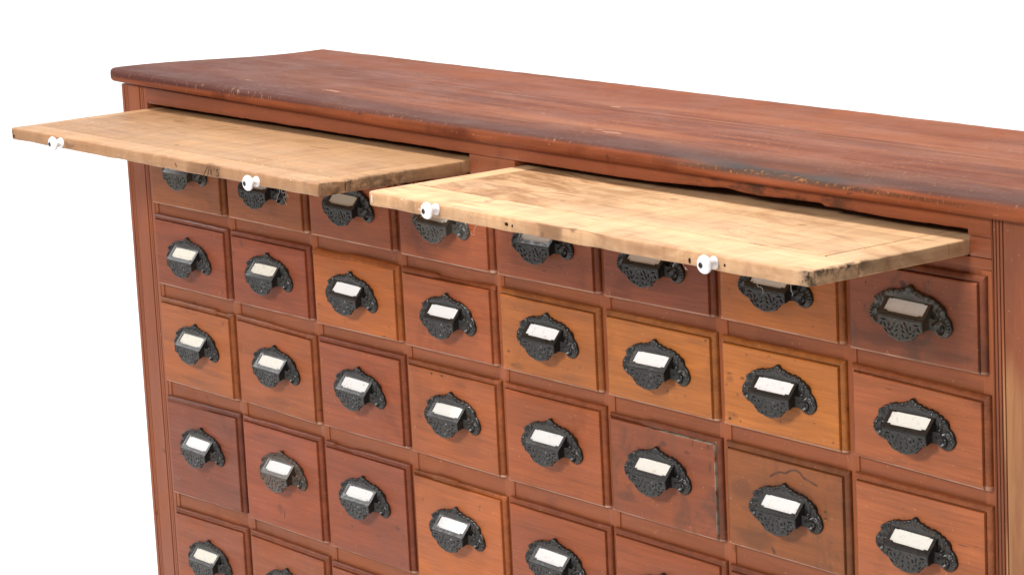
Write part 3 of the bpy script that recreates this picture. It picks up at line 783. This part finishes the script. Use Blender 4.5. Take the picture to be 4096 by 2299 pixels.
# ------------------------------------------------------------------ pull-out writing shelves
def shelf(x0, x1, yf, front_w, left_w, right_w, base, worn, joint_x=None, back_j=None):
    """a breadboard-ended board: panel, front lipping and end cleats butted together"""
    z0, z1 = SLZ - STH, SLZ
    root_loc = (x0, yf, z0)
    w = x1 - x0; D = .30; T = STH
    def wob(seed, rough_right=0.0, corner=0.0):
        def f(p):
            x, y, z = p
            e = .0006 * nz(p, 22, seed) + .0003 * nz(p, 80, seed + 1)
            if y < .003: y += e
            if z < .003 and y < .02: z += .0009 * nz((x, 0, 0), 25, seed + 3) * (1 if y < .004 else .4)
            if x < .003: x += e
            if x > w - .003:
                x += e
                if rough_right:
                    ry = 1 - sm(y, .09, .17)
                    n = nz((x, y * 3, z * 9), 26, seed + 4) * .6 + nz((x, y * 2, z * 5), 90, seed + 5) * .5 + nz((x, y, z), 220, seed + 6) * .3
                    x -= rough_right * ry * max(0, .25 + n)
                    z -= (.0012 * ry * max(0, nz((0, y, 0), 30, seed + 8) + .35)) * (1 if z > T * .5 else 0)
            if corner:
                d = math.hypot(w - x, y)
                if d < .03:
                    k = (1 - d / .03)
                    n = .5 + nz(p, 70, seed + 9) * .7 + nz(p, 190, seed + 10) * .5
                    x -= corner * k * n; y += corner * k * n * .8
                    if z > T * .5: z -= corner * .35 * k * max(0, n)
            z += .0008 * math.sin((x / w) * 3.0 + seed) * .5
            rc_ = .009 if worn[1] else .004
            for (cx, sg) in ((0, 1), (w, -1)):
                u, v = (rc_ - (x - cx) * sg) / rc_, (rc_ - y) / rc_
                if u > 0 and v > 0:
                    m = max(u, v) / math.hypot(u, v); x = cx + sg * (rc_ - u * m * rc_); y = rc_ - v * m * rc_
            return Vector((x, y, z))
        return f
    seed = 40 if worn else 30
    objs = []
    gap = .0003 if not worn[1] else .0006
    df = wob(seed, worn[0], worn[1])
    rd = .0022
    # panel (its own part carries the front lipping and cleats)
    bm = bmesh.new()
    ph = front_w
    if back_j is None: rbox(bm, (left_w + gap, ph + gap, .0002), (w - right_w - gap, D, T - .0002), .0006, (30, 8, 1), df)
    else:
        rbox(bm, (left_w + gap, ph + gap, .0002), (w - right_w - gap, back_j - gap, T - .0002), .0006, (30, 8, 1), df)
        rbox(bm, (left_w + gap, back_j + gap, .0002), (w - right_w - gap, D, T - .0004), .0006, (30, 3, 1), df)
    me = to_mesh(bm, 'shelf_panel', 50)
    root = part('pull_out_shelf', me, M['shelf'], root_loc)
    for nm in ('edge', 'burn'): set_attr(me, nm, lambda p: 0.0)
    set_attr(me, 'figure', lambda p: (1 - sm(p.x, .16, .34)) * (1.0 if worn[1] else .45))
    def sub(name, bm, mat, burn):
        m2 = to_mesh(bm, name, 50)
        set_attr(m2, 'edge', lambda p: (1 - sm(p.y, .0, .006)) * .9 + .7 * (1 - sm(w - p.x, .001, .004)) * (1 - sm(p.z, .011, .0152)) if name != 'x' else 0)
        set_attr(m2, 'burn', burn)
        return link(name, m2, mat, root)
    def burn(p):
        a = 0
        if worn[0]:
            a = max(a, (1 - sm(w - p.x, .0025, .006)) * (1 - sm(p.y, .10, .17)) * worn[2])
        if worn[1]:
            a = max(a, (1 - sm(math.hypot(w - p.x, p.y), .007, .022)))
            a = max(a, (1 - sm(w - p.x, .002, .006)) * (1 - sm(p.y, .05, .11)) * (.45 + .5 * sm(p.z, .004, .011)))
        return min(1, a)
    o = []
    bm = bmesh.new(); rbox(bm, (.0, 0, 0), (w, ph - gap, T), rd, (320, 6, 3), df); o.append(sub('front_lipping', bm, M['shelf'], burn))
    bm = bmesh.new(); rbox(bm, (0, ph + gap, .0001), (left_w - gap, D, T - .0001), .0016, (2, 22, 2), df); o.append(sub('end_cleat', bm, M['shelf_y'], burn))
    bm = bmesh.new(); rbox(bm, (w - right_w + gap, ph + gap, .0001), (w, D, T - .0001), .0020, (3, 60, 3), df); o.append(sub('end_cleat', bm, M['shelf_y'], burn))
    for q, kk in zip([root] + o, (.93, 1.10, 1.08, 1.02)): q.color = (base[0] * kk, base[1] * kk, base[2] * kk, 1)
    return root
SH = (.520, .325, .155)
sh1 = shelf(-.0080, .7438, -.2115, .0370, .0200, .0340, (.385, .222, .115), (.0022, 0.0, .62))
sh1['label'] = 'left-hand pull-out shelf of pale maple, pulled furthest past the post'
sh2 = shelf(.8346, 1.5646, -.2083, .0640, .0285, .0480, (.545, .345, .195), (.0016, .0062, .30), back_j=.184)
sh2['label'] = 'right-hand pull-out shelf of pale maple with a charred front corner'

bm = bmesh.new()
lathe(bm, [(-.0004, .0060), (.0004, .0066), (.0016, .0064), (.0035, .0055), (.0060, .0049), (.0080, .0054), (.0096, .0074), (.0108, .0089), (.0124, .0094), (.0142, .0090), (.0160, .0074), (.0171, .0052), (.0176, .0034), (.0176, 0)], 36)
knob_me = to_mesh(bm, 'porcelain_knob', 50)
for root, kx, kz in ((sh1, .1333 + .0080, .9020 - SLZ + STH), (sh1, .6103 + .0080, .8985 - SLZ + STH), (sh2, .9702 - .8346, .9040 - SLZ + STH), (sh2, 1.4306 - .8346, .9015 - SLZ + STH)):
    link('porcelain_knob', knob_me, M['porcelain'], root, (kx, -.0002, kz))
    s = link('screw', kscrew_me, M['screw'], root, (kx, -.0176, kz)); s.rotation_euler = (0, rc.uniform(.2, 1.0), 0)

# marks on the front edges: screw holes, plugs, a pencilled mark
def patch(bm, x, z, rx, rz, seed, y=-.0005, ang=0.0, n=14):
    vs, vb = [], []
    for i in range(n):
        a = 2 * math.pi * i / n
        k = 1 + .35 * mn.noise(Vector((math.cos(a) * 1.3 + seed, math.sin(a) * 1.3, seed)))
        u, v = rx * k * math.cos(a), rz * k * math.sin(a)
        X = x + u * math.cos(ang) - v * math.sin(ang); Z = z + u * math.sin(ang) + v * math.cos(ang)
        vs.append(bm.verts.new((X, y, Z))); vb.append(bm.verts.new((X, y + .003, Z)))
    bm.faces.new(vs)
    for i in range(n): bm.faces.new((vs[i], vs[(i + 1) % n], vb[(i + 1) % n], vb[i]))
bm = bmesh.new(); patch(bm, .0118, .0088, .0011, .0048, 3, y=-.0008); link('dried_paint_blob', to_mesh(bm, 'dried_paint_blob'), M['blob'], sh2)
bm = bmesh.new(); patch(bm, .6110, .0068, .0010, .0013, 5, y=-.0007); patch(bm, .5590, .0050, .0014, .0026, 6, y=-.0007); patch(bm, .2620, .0078, .0030, .0018, 8, y=-.0007); patch(bm, .2720, .0070, .0010, .0015, 9, y=-.0007)
link('screw_hole', to_mesh(bm, 'screw_hole'), M['hole'], sh2)
bm = bmesh.new(); patch(bm, .0085, .0050, .0012, .0022, 12, y=-.0008); patch(bm, .0060, .0105, .0008, .0010, 13, y=-.0008); link('filler_plug', to_mesh(bm, 'filler_plug'), M['hole'], sh1)
def ribbon(bm, pts, wd, y=-.0007):
    for (a, b), (c, d) in zip(pts, pts[1:]):
        t = Vector((c - a, 0, d - b)); L = t.length
        if L < 1e-7: continue
        n = Vector((-t.z, 0, t.x)) / L * wd / 2; t = t / L * wd * .2
        q = [Vector((a, y, b)) + n - t, Vector((a, y, b)) - n - t, Vector((c, y, d)) - n + t, Vector((c, y, d)) + n + t]
        f = [bm.verts.new(v) for v in q]; g = [bm.verts.new(v + Vector((0, .0015, 0))) for v in q]
        bm.faces.new(f)
        for i in range(4): bm.faces.new((f[i], f[(i + 1) % 4], g[(i + 1) % 4], g[i]))
bm = bmesh.new()
ribbon(bm, [(.5119, .0130), (.5085, .0052), (.5058, .0004)], .00035)
ribbon(bm, [(.5074, .0118), (.5020, .0065), (.4962, .0003)], .00035)
ribbon(bm, [(.4295, .0086), (.4331, .0043)], .0003)
link('pencil_mark', to_mesh(bm, 'pencil_mark'), M['ink'], sh1)
bm = bmesh.new()
ribbon(bm, [(.5157, .0092), (.5148, .0023)], .0006)
ribbon(bm, [(.5140, .0023), (.5140, .0090)], .0004)
ribbon(bm, [(.5226, .0107), (.5236, .0099)], .0010)
ribbon(bm, [(.5323, .0101), (.5303, .0110), (.5272, .0092), (.5291, .0071), (.5317, .0055), (.5306, .0027), (.5277, .0019), (.5257, .0030)], .0009)
o = link('stamped_letter', to_mesh(bm, 'stamped_letter'), M['ink'], sh1)

# wisps of lint caught under the shelf edges
def thread(name, pts, r, parent):
    cu = bpy.data.curves.new(name, 'CURVE'); cu.dimensions = '3D'; cu.bevel_depth = r; cu.bevel_resolution = 0; cu.resolution_u = 6
    sp = cu.splines.new('BEZIER'); sp.bezier_points.add(len(pts) - 1)
    for b, p in zip(sp.bezier_points, pts): b.co = p; b.handle_left_type = b.handle_right_type = 'AUTO'
    tmp = bpy.data.objects.new('tmp', cu); col.objects.link(tmp)
    bpy.context.view_layer.update()
    me = bpy.data.meshes.new_from_object(tmp.evaluated_get(bpy.context.evaluated_depsgraph_get()))
    bpy.data.objects.remove(tmp); bpy.data.curves.remove(cu); me.materials.clear()
    return link(name, me, M['lint'], parent)
rt = random.Random(11)
def wisp(parent, x, y, z, n, s, drop):
    pts = []
    p = Vector((x, y, z))
    for i in range(n):
        pts.append(tuple(p)); p = p + Vector((rt.uniform(-s, s), rt.uniform(-s * .3, s * .3), rt.uniform(-s * drop, s * .35)))
    thread('lint_thread', pts, .00010, parent)
for a in ((sh1, .150, .004, -.0001, 5, .006, 1.2), (sh1, .660, .004, 0, 6, .005, 1.3), (sh1, .664, .004, 0, 7, .004, 1.6), (sh1, .668, .006, 0, 5, .005, 1.2), (sh2, .205, .003, 0, 5, .007, 1.0),
          (sh2, .540, .003, 0, 7, .004, .9), (sh2, .545, .003, -.0005, 6, .004, .9), (sh2, .700, .003, 0, 6, .004, 1.2), (sh2, .66, .003, 0, 5, .005, 1.4), (sh1, .715, .06, 0, 6, .004, .8)):
    wisp(*a)

# ------------------------------------------------------------------ studio
VD = Vector((-.806, .592, 0)); SD = Vector((.592, .806, 0))
bm = bmesh.new()
CX = Vector((.8, .2, 0))
rows = []
prof_b = [(-6.0, 0), (-3, 0), (0, 0), (2.2, 0)] + [(2.2 + 1.6 * math.sin(a * math.pi / 24), 1.6 - 1.6 * math.cos(a * math.pi / 24)) for a in range(1, 13)] + [(3.8, 3.0), (3.8, 5.0)]
for d, z in prof_b:
    rows.append([bm.verts.new(CX + VD * d + SD * s + Vector((0, 0, z))) for s in (-7, -4, -2, 0, 2, 4, 7)])
for a, b in zip(rows, rows[1:]):
    for i in range(6): bm.faces.new((a[i], a[i + 1], b[i + 1], b[i]))
me = to_mesh(bm, 'studio_floor', 80)
o = link('floor', me, M['paper']); o['kind'] = 'structure'; o['label'] = 'seamless white studio paper floor sweeping up into a backdrop'

w = bpy.data.worlds.new('World'); scene.world = w; w.use_nodes = True
bg = w.node_tree.nodes['Background']; bg.inputs[0].default_value = (1.0, .98, .95, 1); bg.inputs[1].default_value = .33

def area(name, loc, target, sx, sy, power, colr=(1, 1, 1)):
    l = bpy.data.lights.new(name, 'AREA'); l.shape = 'RECTANGLE'; l.size = sx; l.size_y = sy; l.energy = power; l.color = colr
    o = bpy.data.objects.new(name, l); col.objects.link(o); o.location = loc
    o.rotation_euler = (Vector(target) - Vector(loc)).to_track_quat('-Z', 'Y').to_euler()
    return o
area('overhead_softbox', (.95, -.42, 3.2), (.85, .0, .95), .34, .34, 80, (1, .97, .92))
area('front_softbox', (1.5, -3.3, 2.65), (.8, 0, .6), 0.8, .65, 116, (1, .98, .95))
area('backdrop_lamp', (-2.6, -1.2, 2.6), (-2.4, 2.6, .9), 1.6, 1.6, 70)
area('backdrop_lamp', (1.6, 2.6, 3.2), (-1.0, 3.6, 1.2), 1.6, 1.6, 70)

cam = bpy.data.cameras.new('Camera'); co = bpy.data.objects.new('Camera', cam); col.objects.link(co)
co.location = (3.6056, -2.0484, 1.4499); co.rotation_euler = (1.3754, .0494, .9275)
co.rotation_mode = 'XYZ'
cam.sensor_width = 36; cam.sensor_fit = 'HORIZONTAL'; cam.lens = math.exp(9.3975) * 36 / 4096
cam.shift_y = -3.65 / 4096; cam.clip_start = .05; cam.clip_end = 100
scene.camera = co
vs = scene.view_settings
vs.view_transform = 'Standard'; vs.look = 'None'; vs.exposure = 0; vs.gamma = 1; vs.use_curve_mapping = False
scene.render.engine = 'CYCLES'
scene.cycles.use_denoising = True
scene.cycles.max_bounces = 8
